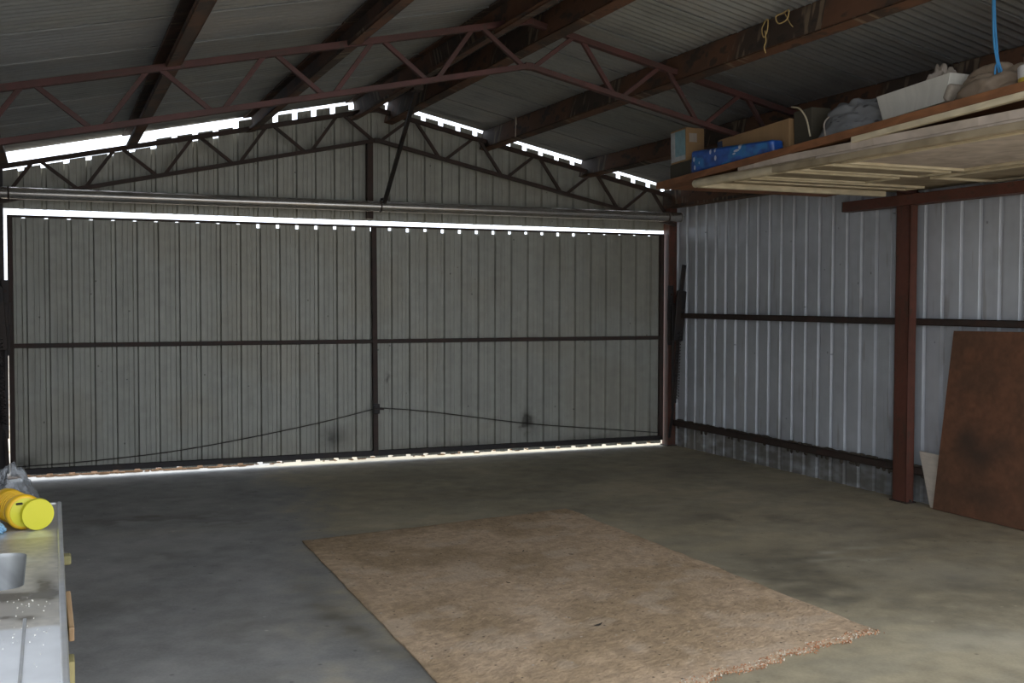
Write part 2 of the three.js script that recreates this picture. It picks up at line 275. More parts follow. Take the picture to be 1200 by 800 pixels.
mesh('lock_cable', tube([V(0, .545, .05), V(-.6, .42, .05), V(-1.9, .22, .05), V(-2.8, .155, .05), V(-3.33, .14, .05)], 0.005, 30, 6), M_darksteel, door);
mesh('lock_cable', tube([V(0, .555, .05), V(.45, .51, .05), V(1.72, .32, .05), V(2.5, .235, .05), V(3.33, .15, .05)], 0.005, 30, 6), M_darksteel, door);

// ---------------------------------------------------------------- columns, girts
function channelColumn(name, x, z, h, dirx, label, group, m = M_column) {      // C column: web + two flanges + base plate
  const t = thing(name, label, 'column', [x, 0, z], group);
  mesh('shaft', mergeGeometries([box(-.04, .04, 0.005, h, -.08, -.068), box(-.04, .04, 0.005, h, .068, .08), box(dirx < 0 ? -.04 : .028, dirx < 0 ? -.028 : .04, 0.005, h, -.08, .08)]), m, t);
  mesh('base_plate', box(-.055, .05, 0, .012, -.1, .1), M_girt, t);
  for (const s of [-1, 1]) mesh('bolt', metricUV(new THREE.CylinderGeometry(.012, .012, .02, 6)).translate(dirx * .0 , .02, s * .09), M_darksteel, t);
  return t;
}
channelColumn('steel_column', 3.42, 3.81, 2.75, -1, 'red brown steel column between the shelf rail and the leaning brown board');
channelColumn('steel_column', -3.42, 3.81, 2.75, 1, 'red brown steel column on the bench side wall under the open truss');
for (const s of [-1, 1]) {
  const t = thing('corner_post', s > 0 ? 'rusty red corner post between door edge and galvanised side wall' : 'rusty corner post at the bench side edge of the door', 'column', [s * 3.462, 0, 0.04]);
  mesh('shaft', box(-.05, .05, 0.003, 2.85, -.07, .06), s > 0 ? M_column : M_darksteel, t);
  mesh('base_plate', box(-.07, .065, 0, .012, -.08, .08), M_girt, t);
}
function girt(name, y0, y1, z0, z1, x0, x1, label, m = M_girt) {
  const t = thing(name, label, 'wall rail', [0, y0, 0]);
  const h = y1 - y0; mesh('flange', mergeGeometries([box(x0, x1, h - .008, h, z0, z1, .002), box(x0, x1, 0, .008, z0, z1, .002)]), m, t);
  mesh('web', box(x0, x0 + .008, 0, h, z0, z1, .002), m, t); return t;
}
girt('wall_girt', 1.455, 1.51, 0.13, 7.9, 3.462, 3.525, 'dark rusty girt at mid height of galvanised wall behind column');
const gb = girt('wall_girt', 0.235, 0.3, 0.13, 7.9, 3.462, 3.525, 'dirt covered low girt just above floor along galvanised wall');
{ // caked dirt along the low girt
  const g = []; for (let i = 0; i < 130; i++) { const z = rr(.2, 5.2), w = rr(.02, .07), q = new THREE.IcosahedronGeometry(1, 1); q.scale(rr(.012, .02), rr(.005, .014), w); g.push(q.translate(3.49 + rr(-.015, .015), .06 + rr(-.0, .012), z)); if (rnd() < .22) g.push(new THREE.IcosahedronGeometry(1, 1).scale(rr(.005, .01), rr(.008, .03), rr(.01, .03)).translate(3.468, -rr(0, .015), z)); }
  const o = mesh('caked_dirt', mergeGeometries(g), mat({ map: rustTex([0.06, 0.05, 0.038], [0.085, 0.068, 0.05], [0.04, 0.034, 0.028], 73), roughness: 0.95 }), gb); o.userData.kind = 'stuff'; o.userData.label = 'caked dark dirt';
}
{ const t = thing('eave_beam', 'dark eave beam along the top of the galvanised wall', 'beam', [3.44, 2.69, 0]); mesh('beam', box(-.06, .06, 0, .2, .0, 7.9), M_purlin, t); }
{ const t = thing('shelf_rail', 'red brown steel rail on the column carrying the wall side of the storage platform', 'rail', [3.41, 2.425, 0]);
  mesh('rail', box(-.075, .05, 0, .085, 3.12, 7.85), M_column, t); mesh('end_cap', box(-.076, .051, -.001, .086, 3.11, 3.122, .002), M_girt, t); }

// ---------------------------------------------------------------- trusses
function truss(z, label, m) {
  const t = thing('roof_truss', label, 'truss', [0, 0, z]);
  const topY = (x) => 3.553 - SL * Math.abs(x), botY = (x) => 3.249 - SL * Math.abs(x), X = 3.47;
  for (const s of [-1, 1]) {
    mesh('top_chord', bar(V(0, topY(0), 0), V(s * X, topY(X), 0), 0.05, 0.042), m, t);
    mesh('bottom_chord', bar(V(0, botY(0), 0), V(s * X, botY(X), 0), 0.05, 0.036), m, t);
    for (let k = 0; k < 5; k++) {
      const b0 = k * 0.69, tp = b0 + 0.375, b1 = b0 + 0.69;
      mesh('web_bar', bar(V(s * (b0 + .035), botY(b0 + .035), 0), V(s * (tp - .03), topY(tp - .03), 0), 0.03, 0.03, V(1, 0, 0)), m, t);
      mesh('web_bar', bar(V(s * (tp + .03), topY(tp + .03), 0), V(s * (b1 - .03), botY(b1 - .03), 0), 0.03, 0.03, V(1, 0, 0)), m, t);
    }
  }
  mesh('gusset', box(-.03, .03, 3.225, 3.27, -.028, .028), m, t); mesh('gusset', box(-.03, .03, 3.53, 3.575, -.028, .028), m, t);
  return t;
}
truss(3.9, 'red oxide painted open web roof truss spanning between the steel columns', M_red);
truss(0.13, 'dark rusty open web truss against the gable above the wide door', M_girt);

// ---------------------------------------------------------------- purlins
function purlin(x, d, label, m = M_purlin) {             // C purlin, web vertical, flanges, lipped
  const t = thing('roof_purlin', label, 'purlin', [x, roofY(x) - 0.012 - d, 0]); const s = Math.sign(x) || 1, w = 0.09, z0 = -.02, z1 = 7.9;
  const web = box(-w / 2, -w / 2 + .012, 0, d, z0, z1, .003), f1 = box(-w / 2, w / 2, 0, .012, z0, z1, .003), f2 = box(-w / 2, w / 2, d - .012, d, z0, z1, .003), lip = box(w / 2 - .008, w / 2, 0, .028, z0, z1, .003);
  const rot = (g) => g.scale(s > 0 ? 1 : -1, 1, 1).rotateZ(-s * Math.atan(SL));
  const fix = (g) => { if (s < 0) { const P = g.attributes.position, N = g.attributes.normal, U = g.attributes.uv; for (let i = 0; i < P.count; i += 3) for (const A of [P, N, U]) for (let c = 0; c < A.itemSize; c++) { const q = A.getComponent(i + 1, c); A.setComponent(i + 1, c, A.getComponent(i + 2, c)); A.setComponent(i + 2, c, q); } g.computeVertexNormals(); } return g; };
  mesh('web', fix(rot(web)), m, t); mesh('flange', fix(rot(mergeGeometries([f1, lip]))), m, t); mesh('flange', fix(rot(f2)), m, t);
  return t;
}
purlin(-0.2, .19, 'rusty purlin just beside the roof ridge, on the bench side'); purlin(0.16, .21, 'rusty purlin just beside the roof ridge, on the shelf side');
purlin(-1.22, .15, 'dark rusty purlin halfway down the roof slope on the bench side'); const pR = purlin(1.2, .2, 'stained rusty purlin with twine hanging off it, shelf side of the roof');
purlin(-2.33, .14, 'brown rusty purlin low on the roof slope on the bench side'); purlin(2.37, .18, 'dark rusty purlin passing above the boxes on the storage platform');
purlin(-3.4, .14, 'eave purlin along the top of the bench side wall');

// ---------------------------------------------------------------- pipe over the door, ridge brace
{
  const t = thing('header_pipe', 'long galvanised pipe running across above the wide door', 'pipe', [0, 2.58, .25]);
  const r = .052, ri = .046, L0 = -3.47, L1 = 3.47;
  const prof = [[ri, L0], [r, L0], [r, L1], [ri, L1], [ri, L0]].map(([a, b]) => new THREE.Vector2(a, b));
  const g = new THREE.LatheGeometry(prof, 28).rotateZ(-Math.PI / 2); const uv = g.attributes.uv, P = g.attributes.position; for (let i = 0; i < P.count; i++) uv.setXY(i, P.getX(i), uv.getX(i) * .3);
  mesh('pipe', toCreasedNormals(g, .6), M_pipe, t);
  for (const x of [-3.36, 0, 3.3]) mesh('clamp', new THREE.TorusGeometry(r + .003, .007, 8, 24).rotateY(Math.PI / 2).translate(x, 0, 0), M_girt, t);
  mesh('end_ring', new THREE.TorusGeometry(r, .006, 8, 28).rotateY(Math.PI / 2).translate(L1, 0, 0), M_steel, t);
  for (const x of [-3.36, 3.3]) mesh('bracket', box(x - .02, x + .02, -.02, .02, -.2, -.05), M_girt, t);
}
{ const t = thing('ridge_brace', 'slim dark diagonal strut from the header pipe up to the ridge', 'brace', [0, 0, 0]);
  mesh('strut', bar(V(0.03, 2.62, .3), V(-.04, 3.5, 1.55), .035, .035, V(1, 0, 0)), M_darksteel, t); mesh('foot', box(0, .06, 2.635, 2.66, .25, .33), M_darksteel, t); mesh('head_plate', box(-.09, .0, 3.485, 3.56, 1.5, 1.62), M_girt, t); }

// ---------------------------------------------------------------- tilting gear on both sides of the door
function springArm(s, label) {
  const t = thing('door_spring_arm', label, 'door gear', [s * 3.4, 0, .2]);
  const k = s;                                           // local x grows towards the wall
  mesh('pivot_plate', mergeGeometries([box(-.035, .03, 1.15, 1.82, -.05, -.03), box(-.05, .045, 1.42, 1.62, -.035, -.02)]), M_darksteel, t);
  mesh('lever', bar(V(k * .1, 2.05, .08), V(k * .055, 1.62, .06), .02, .05, V(1, 0, 0)), M_darksteel, t);
  mesh('lever_head', bar(V(k * .075, 1.76, .07), V(k * .04, 1.2, .05), .03, .12, V(1, 0, 0), .01), M_darksteel, t);
  mesh('arm', bar(V(k * .06, 1.5, .05), V(k * .015, .5, .03), .02, .04, V(1, 0, 0)), M_darksteel, t);
  mesh('arm', bar(V(-k * .005, 1.6, .02), V(k * .0, .42, .02), .02, .03, V(1, 0, 0)), M_darksteel, t);
  const pts = []; for (let i = 0; i <= 220; i++) { const a = i / 220 * 22 * Math.PI * 2, u = i / 220; pts.push(V(k * (.045 - .025 * u) + .02 * Math.cos(a), 1.3 - .75 * u, .075 + .02 * Math.sin(a))); }
  mesh('spring', tube(pts, .004, 500, 5), M_darksteel, t);
  for (const [x, y] of [[.0, 1.72], [.0, 1.25], [.05, 1.55]]) mesh('bolt', metricUV(new THREE.CylinderGeometry(.014, .014, .03, 6).rotateX(Math.PI / 2)).translate(k * x, y, -.01), M_girt, t);
  mesh('lower_link', bar(V(k * .01, .45, .02), V(-k * .0, .1, -.05), .016, .03, V(1, 0, 0)), M_darksteel, t);
  return t;
}
springArm(1, 'black spring arm of the tilting door beside the red corner post and galvanised wall');
springArm(-1, 'black spring arm of the tilting door at its bench side edge');

// ---------------------------------------------------------------- storage platform on the right
{
  const t = thing('storage_platform', 'overhead storage platform made of old panelled boards with pale battens', 'platform', [1.5, 2.52, 3.65]);
  const z1 = 4.2, zz = (z) => z - 3.65, xx = (x) => x - 1.5;
  mesh('deck_panel', box(0, xx(2.76), .03, .055, 0, zz(5.06)), M_deck, t); mesh('deck_panel', box(0, xx(2.76), .03, .055, zz(5.065), z1), M_deckPink, t);
  mesh('deck_panel', box(xx(2.765), xx(3.49), .03, .055, 0, z1), M_deck, t);
  mesh('edge_board', box(.004, .028, .056, .105, zz(4.2), z1), M_deckPink, t);
  mesh('edge_beam', box(-.01, .045, -.002, .04, zz(4.62), z1), M_deck, t);
  mesh('edge_pole', (() => { const g = new THREE.CylinderGeometry(.028, .03, 1.0, 14).rotateX(Math.PI / 2); return metricUV(g).translate(.02, .022, .47); })(), M_pale, t);
  mesh('end_batten', box(.02, xx(3.3), -.012, .03, -.0, .05), M_pale, t);
  const frames = [[1.68, 2.72, 5.1, 7.3, M_deckPink], [1.62, 2.71, 4.68, 5.0, M_deck], [1.62, 2.64, 4.22, 4.58, M_deck], [1.66, 3.29, 3.93, 4.14, M_deck], [2.84, 3.46, 4.66, 7.3, M_deck]];
  for (const [a, b, c, d] of frames) {
    const w = .03, y0 = .012, y1 = .031;
    mesh('batten', box(xx(a), xx(b), y0, y1, zz(c), zz(c) + w), M_pale, t); mesh('batten', box(xx(a), xx(b), y0, y1, zz(d) - w, zz(d)), M_pale, t);
    mesh('batten', box(xx(a), xx(a) + w, y0, y1, zz(c) + w, zz(d) - w), M_pale, t); mesh('batten', box(xx(b) - w, xx(b), y0, y1, zz(c) + w, zz(d) - w), M_pale, t);
  }
  for (const [a, b, c, d] of [[1.72, 2.66, 4.73, 4.95], [1.7, 2.58, 4.28, 4.53], [1.72, 3.22, 3.98, 4.1]]) mesh('raised_panel', box(xx(a), xx(b), .02, .032, zz(c), zz(d)), M_deck, t);
}
const boardY = (z) => 2.602 + (z - 3.1) * 0.043, tilt = -Math.atan(0.043);
{
  const t = thing('particle_board', 'orange brown particle board lying on top of the storage platform', 'board', [1.49, boardY(3.08), 3.08]); t.rotation.x = tilt;
  mesh('board', box(0, 1.7, -.05, 0, 0, 4.4), M_orange, t);
  const b = thing('pale_batten', 'long pale timber strip under the edge of the orange brown board', 'batten', [1.485, boardY(5.42) - .051, 5.42]); b.rotation.x = tilt; mesh('strip', box(0, .04, -.036, 0, 0, 2.2), M_pale, b);
}
// cartons and bundles on the platform; each sits on the tilted board
const on = (name, label, cat, x, z, group) => { const t = thing(name, label, cat, [x, boardY(z), z], group); t.rotation.x = tilt; return t; };
function carton(t, w, h, d, m, flaps = true, tape) {     // x 0..w, y 0..h, z 0..d
  mesh('body', box(0, w, 0, h, 0, d, .004), m, t);
  if (flaps) { mesh('flap', box(.002, w - .002, h, h + .004, .003, d / 2 - .002, .0015), m, t); mesh('flap', box(.002, w - .002, h, h + .004, d / 2 + .002, d - .003, .0015), m, t); }
}
{
  const t = on('olive_carton', 'dark olive carton at the platform end, under the blue white box', 'carton', 1.6, 3.12); carton(t, .3, .135, .4, M_cardDark);
  const b = on('printed_carton', 'small carton with pale blue and white printed side, at the platform end', 'carton', 1.6, 3.13); b.position.y += .14; carton(b, .17, .26, .23, M_card);
  const T = tex(128, 128, (u, v) => { const n = fbm(u * 6, v * 6, 3, 0, 8); let c = [0.25, 0.42, 0.47]; if (v < .16 || u < .3) c = [0.5, 0.52, 0.52]; if (u > .2 && u < .26 && v > .25 && v < .8) c = [.62, .64, .64]; return mul3(c, .75 + .4 * n); });
  const lab = mesh('printed_label', quads([[[-.0015, .012, .006], [-.0015, .012, .222], [-.0015, .25, .222], [-.0015, .25, .006], [0, 0], [1, 0], [1, 1], [0, 1]]]), mat({ map: T, roughness: .5, side: THREE.DoubleSide }), b); lab.userData.label = 'pale blue and white print';
  const tp = mesh('brown_label', box(.03, .1, .15, .22, .2295, .2315, .0005), M_rag, b);
  const c = on('long_carton', 'long flat brown cardboard carton behind the blue wrapped pack', 'carton', 1.66, 3.72); carton(c, .34, .235, .87, M_card);
  const tape = mesh('tape', box(-.004, .001, .0, .225, -.004, .06, .0005), mat({ color: new THREE.Color().setRGB(.02, .035, .09), roughness: .4 }), c); tape.userData.label = 'navy tape';
}
{ // blue plastic wrapped pack
  const t = on('blue_pack', 'blue plastic wrapped pack with white spots in front of long brown carton', 'pack', 1.53, 3.53);
  const g = mergeVertices(new RoundedBoxGeometry(.11, .18, 1.04, 5, .03)), P = g.attributes.position;
  for (let i = 0; i < P.count; i++) { const z = P.getZ(i), y = P.getY(i), n = vnoise(z * 14 + 40, y * 20, 0, 0, 7) - .5; P.setX(i, P.getX(i) + n * .018); P.setY(i, (y + .09) * (1 - .48 * sst(z, -.3, .52) + .1 * n) - .09); }
  g.computeVertexNormals(); const uv = g.attributes.uv; for (let i = 0; i < P.count; i++) uv.setXY(i, (P.getZ(i) + .52) / 1.04, (P.getY(i) + .09) / .18);
  const dots = [[.27, .72, .013, .11], [.33, .74, .012, .1], [.335, .4, .014, .11], [.05, .6, .012, .1], [.06, .25, .012, .1], [.12, .4, .006, .06], [.64, .62, .02, .16], [.6, .45, .035, .05], [.7, .8, .03, .05], [.57, .35, .02, .04]];
  const T = tex(512, 128, (u, v) => { const n = fbm(u * 20, v * 5, 3, 0, 5); let c = mul3([0.02, 0.1, 0.42], .5 + .9 * n); c = mix3(c, [.03, .3, .6], .5 * sst(fbm(u * 9, v * 3, 2, 0, 15), .55, .7)); for (const [a, b, r, q] of dots) if (((u - a) / r) ** 2 + ((v - b) / q) ** 2 < 1) c = [.6, .65, .75]; return c; });
  mesh('wrapper', g.translate(.055, .091, .52), mat({ map: T, roughness: .35 }), t);
  mesh('pack_end', box(.01, .1, .012, .1, -.012, .02, .01), mat({ color: new THREE.Color().setRGB(.03, .06, .2), roughness: .4 }), t);
}
{ const t = on('dark_carton', 'upright dark carton between the brown carton and the grey bundle', 'carton', 1.68, 4.615); carton(t, .16, .27, .19, M_cardDark); }
function lump(r, scale, amp, freq, s, flat = -1) {        // crumpled closed form
  const g = mergeVertices(new THREE.IcosahedronGeometry(1, 16).deleteAttribute('uv').deleteAttribute('normal')), P = g.attributes.position, uv = [];
  for (let i = 0; i < P.count; i++) {
    const x = P.getX(i), y = P.getY(i), z = P.getZ(i);
    const n = Math.abs(vnoise(x * freq + 20 + y * 2, z * freq + 20 - y * 1.5, 0, 0, s) - .5) * 2 * .6 + vnoise(x * freq * 2.3 + 50, (y + z) * freq * 2.3 + 50, 0, 0, s + 3) * .4 + .15 * vnoise(x * freq * 6 + 80, (z - y) * freq * 6 + 80, 0, 0, s + 5);
    const k = r * (1 + amp * (n - .5)); P.setXYZ(i, x * k * scale[0], Math.max(flat, y * k) * scale[1], z * k * scale[2]); uv.push(Math.atan2(x, z) / 3.14159 * .5 + .5, y * .5 + .5);
  }
  g.setAttribute('uv', new THREE.Float32BufferAttribute(uv, 2)); g.computeVertexNormals(); return g;
}
{ const t = on('grey_bundle', 'lumpy grey canvas bundle with dark holes on the orange brown board', 'bundle', 1.82, 5.12);
  mesh('canvas', lump(1, [.2, .2, .31], .3, 2.2, 9, -.25).translate(0, .055, 0), M_tarp, t);
  mesh('tie_cord', tube([V(-.2, .02, -.1), V(-.19, .13, -.12), V(-.02, .225, -.1), V(.14, .15, -.1)], .006, 24, 6), M_rag, t); }
tag(mesh('cane_stick', tube([V(1.62, boardY(4.9) + .06, 4.86), V(1.61, 2.86, 4.83), V(1.61, 2.935, 4.76), V(1.62, 2.965, 4.66)], .006, 20, 6), M_pale), 'thin bent pale cane leaning between dark carton and grey bundle', 'stick');
{ // open white carton, tipped
  const t = on('white_carton', 'open white cardboard tray tipped toward its corner beside brown paper sack', 'carton', 1.66, 5.5); t.rotation.x = tilt - .02; t.position.y += .045;
  const w = .2, h = .155, d = .5, s = .006;
  const flare = (g) => { const P = g.attributes.position; for (let i = 0; i < P.count; i++) { const y = P.getY(i) / h; P.setZ(i, d / 2 + (P.getZ(i) - d / 2) * (1 + .2 * y)); } return g; };
  mesh('panel', flare(box(0, s, 0, h, 0, d, .002)), M_white, t); mesh('panel', flare(box(w - s, w, 0, h, 0, d, .002)), M_white, t);
  mesh('panel', flare(box(s, w - s, 0, h, 0, s, .002)), M_white, t); mesh('panel', flare(box(s, w - s, 0, h, d - s, d, .002)), M_white, t); mesh('base', box(s, w - s, 0, s, s, d - s, .002), M_white, t);
}
{ const t = on('flat_carton', 'thin dark flattened carton under the white cardboard tray', 'carton', 1.69, 5.5); carton(t, .18, .04, .44, M_cardDark, false); }
{ const t = on('crumpled_rag', 'crumpled pale rag showing above the white cardboard tray', 'rag', 2.02, 5.62); mesh('cloth', lump(1, [.11, .19, .12], .7, 2.4, 23, -.9).translate(0, .172, 0), M_rag, t); }
{ // paper sack
  const t = on('paper_sack', 'slumped brown paper sack beside the white cardboard tray', 'sack', 1.82, 6.25);
  mesh('sack', lump(1, [.18, .175, .27], .4, 1.8, 31, -.2).translate(0, .035, 0), M_sack, t);
  mesh('folded_mouth', (() => { const g = mergeVertices(new RoundedBoxGeometry(.14, .1, .05, 4, .02)), P = g.attributes.position; for (let i = 0; i < P.count; i++) P.setX(i, P.getX(i) + .02 * (vnoise(P.getX(i) * 40 + 9, P.getY(i) * 40, 0, 0, 3) - .5)); g.computeVertexNormals(); return g.rotateX(.5).translate(-.1, .1, -.22); })(), mat({ map: cardTex([.36, .31, .25], 42), roughness: .8 }), t);
}
{ // tub at the frame edge
  const t = on('plastic_tub', 'white plastic tub with yellow base band and pink lid beside paper sack', 'tub', 1.7, 6.56);
  const L = (p, m, n) => mesh(n, new THREE.LatheGeometry(p.map(([a, b]) => new THREE.Vector2(a, b)), 28), m, t);
  L([[0, .001], [.058, .001], [.062, .006], [.063, .06], [.0625, .062]], mat({ color: new THREE.Color().setRGB(.55, .4, .05), roughness: .4 }), 'yellow_band');
  L([[.0625, .062], [.063, .065], [.064, .12], [.055, .13], [.03, .134], [0, .134]], mat({ color: new THREE.Color().setRGB(.7, .68, .64), roughness: .4 }), 'body');
  L([[0, .134], [.03, .134], [.032, .138], [.032, .175], [.028, .18], [0, .181]], mat({ color: new THREE.Color().setRGB(.6, .36, .38), roughness: .4 }), 'lid');
}
{ // blue rope from a roof bolt
  const t = thing('blue_rope', 'bright blue rope hanging from the roof near the paper sack', 'rope', [1.7, 0, 6.34]);
  const M = mat({ map: tex(64, 64, (u, v) => mul3([.06, .3, .62], .65 + .6 * (mod(u * 6 + v * 6, 1) > .5 ? 1 : .55) * .6)), roughness: .6 });
  for (const [dx, ph] of [[0, 0], [.012, 2]]) mesh('strand', tube([V(dx, 3.335, -.045), V(dx, 3.2, -.04), V(dx + .006 * Math.sin(ph), 3.05, -.03), V(dx, 2.95, -.01 + .01 * dx), V(dx + .005, 2.88, .005 + ph * .004)], .006, 40, 7), M, t);
  mesh('loop', tube([V(0, 2.93, -.01), V(0, 2.88, -.02), V(0, 2.85, .0), V(0, 2.845, .025), V(0, 2.87, .03), V(0, 2.91, .01)], .0055, 40, 7, true), M, t);
  mesh('loose_end', tube([V(.004, 2.93, -.005), V(.004, 2.88, .02), V(.004, 2.83, .035), V(.01, 2.805, .05)], .0055, 24, 7), M, t);
  mesh('roof_bolt', metricUV(new THREE.CylinderGeometry(.008, .008, .06, 8)).translate(.006, 3.34, -.045), M_girt, t);
}
{ // twine tangle on the purlin
  const t = thing('twine', 'tangle of pale yellow baling twine hooked on the stained purlin', 'twine', [1.135, 3.3, 5.15]); const M = mat({ color: new THREE.Color().setRGB(.42, .3, .12), roughness: .9 });
  mesh('loop', tube([V(0, .11, -.12), V(-.02, .1, -.07), V(-.02, .03, -.08), V(-.02, .0, -.11), V(-.015, .06, -.14)], .004, 30, 5, true), M, t);
  mesh('loop', tube([V(0, .115, .06), V(-.025, .1, .02), V(-.03, .05, .05), V(-.025, .06, .13), V(-.02, .11, .14)], .0045, 40, 5, true), M, t);
  mesh('strand', tube([V(-.02, .04, -.1), V(-.02, -.03, -.09), V(-.025, -.06, -.1), V(-.02, -.1, -.09)], .004, 20, 5), M, t);
  mesh('strand', tube([V(-.02, .1, .1), V(-.022, .02, .16), V(-.02, .0, .18)], .003, 20, 5), M, t);
  const t2 = thing('twine', 'short end of pale twine hanging from purlin close to the gable', 'twine', [1.15, 3.3, 1.0]); mesh('strand', tube([V(0, .05, 0), V(-.02, .12, .03), V(-.03, .02, .05), V(-.02, -.07, .02)], .005, 24, 5), M_rag, t2);
}

// ---------------------------------------------------------------- boards leaning on the right wall
function slab(corners, th, m, name, t) {                 // quad slab from four corners, thickness away from the room
  const [a, b, c, d] = corners, n = b.clone().sub(a).cross(d.clone().sub(a)).normalize().multiplyScalar(-th), k = corners.map((p) => p.clone().add(n)), A = (p) => [p.x, p.y, p.z];
  const q = (p, r, s, w, u) => [A(p), A(r), A(s), A(w), ...u], F = [[0, 0], [1, 0], [1, 1], [0, 1]], E2 = [[0, 0], [1, 0], [1, .02], [0, .02]];
  return mesh(name, quads([q(a, b, c, d, F), q(k[1], k[0], k[3], k[2], F), q(b, a, k[0], k[1], E2), q(c, b, k[1], k[2], E2), q(d, c, k[2], k[3], E2), q(a, d, k[3], k[0], E2)]), m, t);
}
{ const t = thing('leaning_board', 'large dark brown hardboard sheet leaning against galvanised wall by the column', 'board');
  slab([V(3.395, .005, 5.75), V(3.395, .005, 4.17), V(3.452, 1.42, 4.3), V(3.452, 1.44, 5.75)].reverse(), .009, M_ply, 'sheet', t);
  const w = thing('board_offcut', 'small pale tapered board offcut between column foot and brown hardboard sheet', 'board');
  slab([V(3.425, .004, 4.26), V(3.425, .004, 4.11), V(3.456, .435, 3.95), V(3.456, .425, 4.27)].reverse(), .012, M_whiteboard, 'panel', w); }

// ---------------------------------------------------------------- floor mat
{
  const t = thing('floor_mat', 'worn tan brown carpet mat lying flat on the concrete floor', 'mat', [0, 0, 0]);
  const A = [-1.466, 3.442], B = [0.707, 3.083], C = [0.75, 6.53], D = [-1.52, 7.06], N = 60, Mz = 60, th = .009;
  const at = (u, v) => { const x = lerp(lerp(A[0], B[0], u), lerp(D[0], C[0], u), v), z = lerp(lerp(A[1], B[1], u), lerp(D[1], C[1], u), v); const e = (n) => (n - .5); let dx = 0, dz = 0;
    if (u === 0) dx = .012 * e(vnoise(v * 30, 1, 0, 0, 3)); if (u === 1) dx = .03 * e(vnoise(v * 25, 2, 0, 0, 3)); if (v === 0) dz = .02 * e(vnoise(u * 30, 3, 0, 0, 3)); if (v === 1) dz = .07 * e(vnoise(u * 40, 4, 0, 0, 3)) + .04 * e(vnoise(u * 12, 5, 0, 0, 3)); return [x + dx, z + dz]; };
  const P = [], U = [], I = [];
  for (let j = 0; j <= Mz; j++) for (let i = 0; i <= N; i++) { const [x, z] = at(i / N, j / Mz); P.push(x, th + .002 * vnoise(x * 8, z * 8, 0, 0, 9), z); U.push(i / N, j / Mz); }
  for (let j = 0; j < Mz; j++) for (let i = 0; i < N; i++) { const a = j * (N + 1) + i; I.push(a, a + N + 1, a + 1, a + 1, a + N + 1, a + N + 2); }
  const ring = []; for (let i = 0; i <= N; i++) ring.push(i); for (let j = 1; j <= Mz; j++) ring.push(j * (N + 1) + N); for (let i = N - 1; i >= 0; i--) ring.push(Mz * (N + 1) + i); for (let j = Mz - 1; j > 0; j--) ring.push(j * (N + 1));
  const base = P.length / 3; ring.forEach((r) => { P.push(P[r * 3], .001, P[r * 3 + 2]); U.push(U[r * 2], U[r * 2 + 1]); });
  ring.forEach((r, i) => { const j = (i + 1) % ring.length; I.push(r, ring[j], base + i, ring[j], base + j, base + i); });
  const g = new THREE.BufferGeometry(); g.setAttribute('position', new THREE.Float32BufferAttribute(P, 3)); g.setAttribute('uv', new THREE.Float32BufferAttribute(U, 2)); g.setIndex(I); g.computeVertexNormals();
  const dk = [[.42, .42, .2, .1, .5], [.4, .7, .15, .05, .35], [.35, .3, .3, .12, .35], [.55, .55, .2, .12, .3], [.7, .35, .15, .2, .25], [.25, .55, .15, .15, .25], [.8, .7, .1, .1, .25]];
  const T = tex(1024, 1536, (u, v) => {
    const x = u * 2.2, z = v * 3.5, n = fbm(x * 2.5, z * 2.5, 4, 0, 81), f = fbm(x * 26, z * 26, 3, 0, 85), s = fbm(x * 3, z * 60, 2, 0, 91), h = hash(Math.floor(u * 1024), Math.floor(v * 1536), 6);
    let c = mul3(mix3([0.56, 0.4, 0.255], [0.43, 0.3, 0.175], sst(n, .35, .68)), .72 + .55 * (f - .15) + .16 * (s - .5) + .22 * (h - .5));
    const d = clamp(px2(dk, u + (n - .5) * .25, v + (f - .5) * .1) * (.3 + 1.3 * n), 0, 1); c = mix3(c, [.24, .165, .085], d * .75);
    const pl = sst(fbm(x * 5 + 3, z * 5, 3, 0, 97), .56, .75) * .35; c = mix3(c, [.58, .46, .34], pl);
    const k = hash(Math.floor(x * 85), Math.floor(z * 85), 14); if (k > .9955) c = mul3(c, .35); else if (k < .002) c = [.5, .42, .33];
    return c;
  });
  mesh('pile', g, mat({ map: T, roughness: .95, bumpMap: tex(256, 256, (u, v) => fbm(u * 48, v * 48, 2, 48, 5), { linear: true, repeat: [3, 5] }), bumpScale: .004 }), t);
  const fr = [[], []]; for (let i = 0; i < 1500; i++) { const u = Math.pow(rnd(), .8), [x, z] = at(u, 1), q = new THREE.TetrahedronGeometry(rr(.003, .007)); q.rotateX(rr(0, 6)).rotateY(rr(0, 6)); q.translate(x + rr(-.02, .02), rr(.004, .013), z + rr(-.05, .03)); fr[rnd() < .7 ? 0 : 1].push(q); }
  [[.42, .2, .1], [.66, .58, .46]].forEach((c, i) => { const o = mesh('frayed_edge', mergeGeometries(fr[i]), mat({ color: new THREE.Color().setRGB(...c), roughness: .95 }), t); o.userData.kind = 'stuff'; o.userData.label = i ? 'pale frayed backing crumbs' : 'orange brown frayed tufts'; });
}
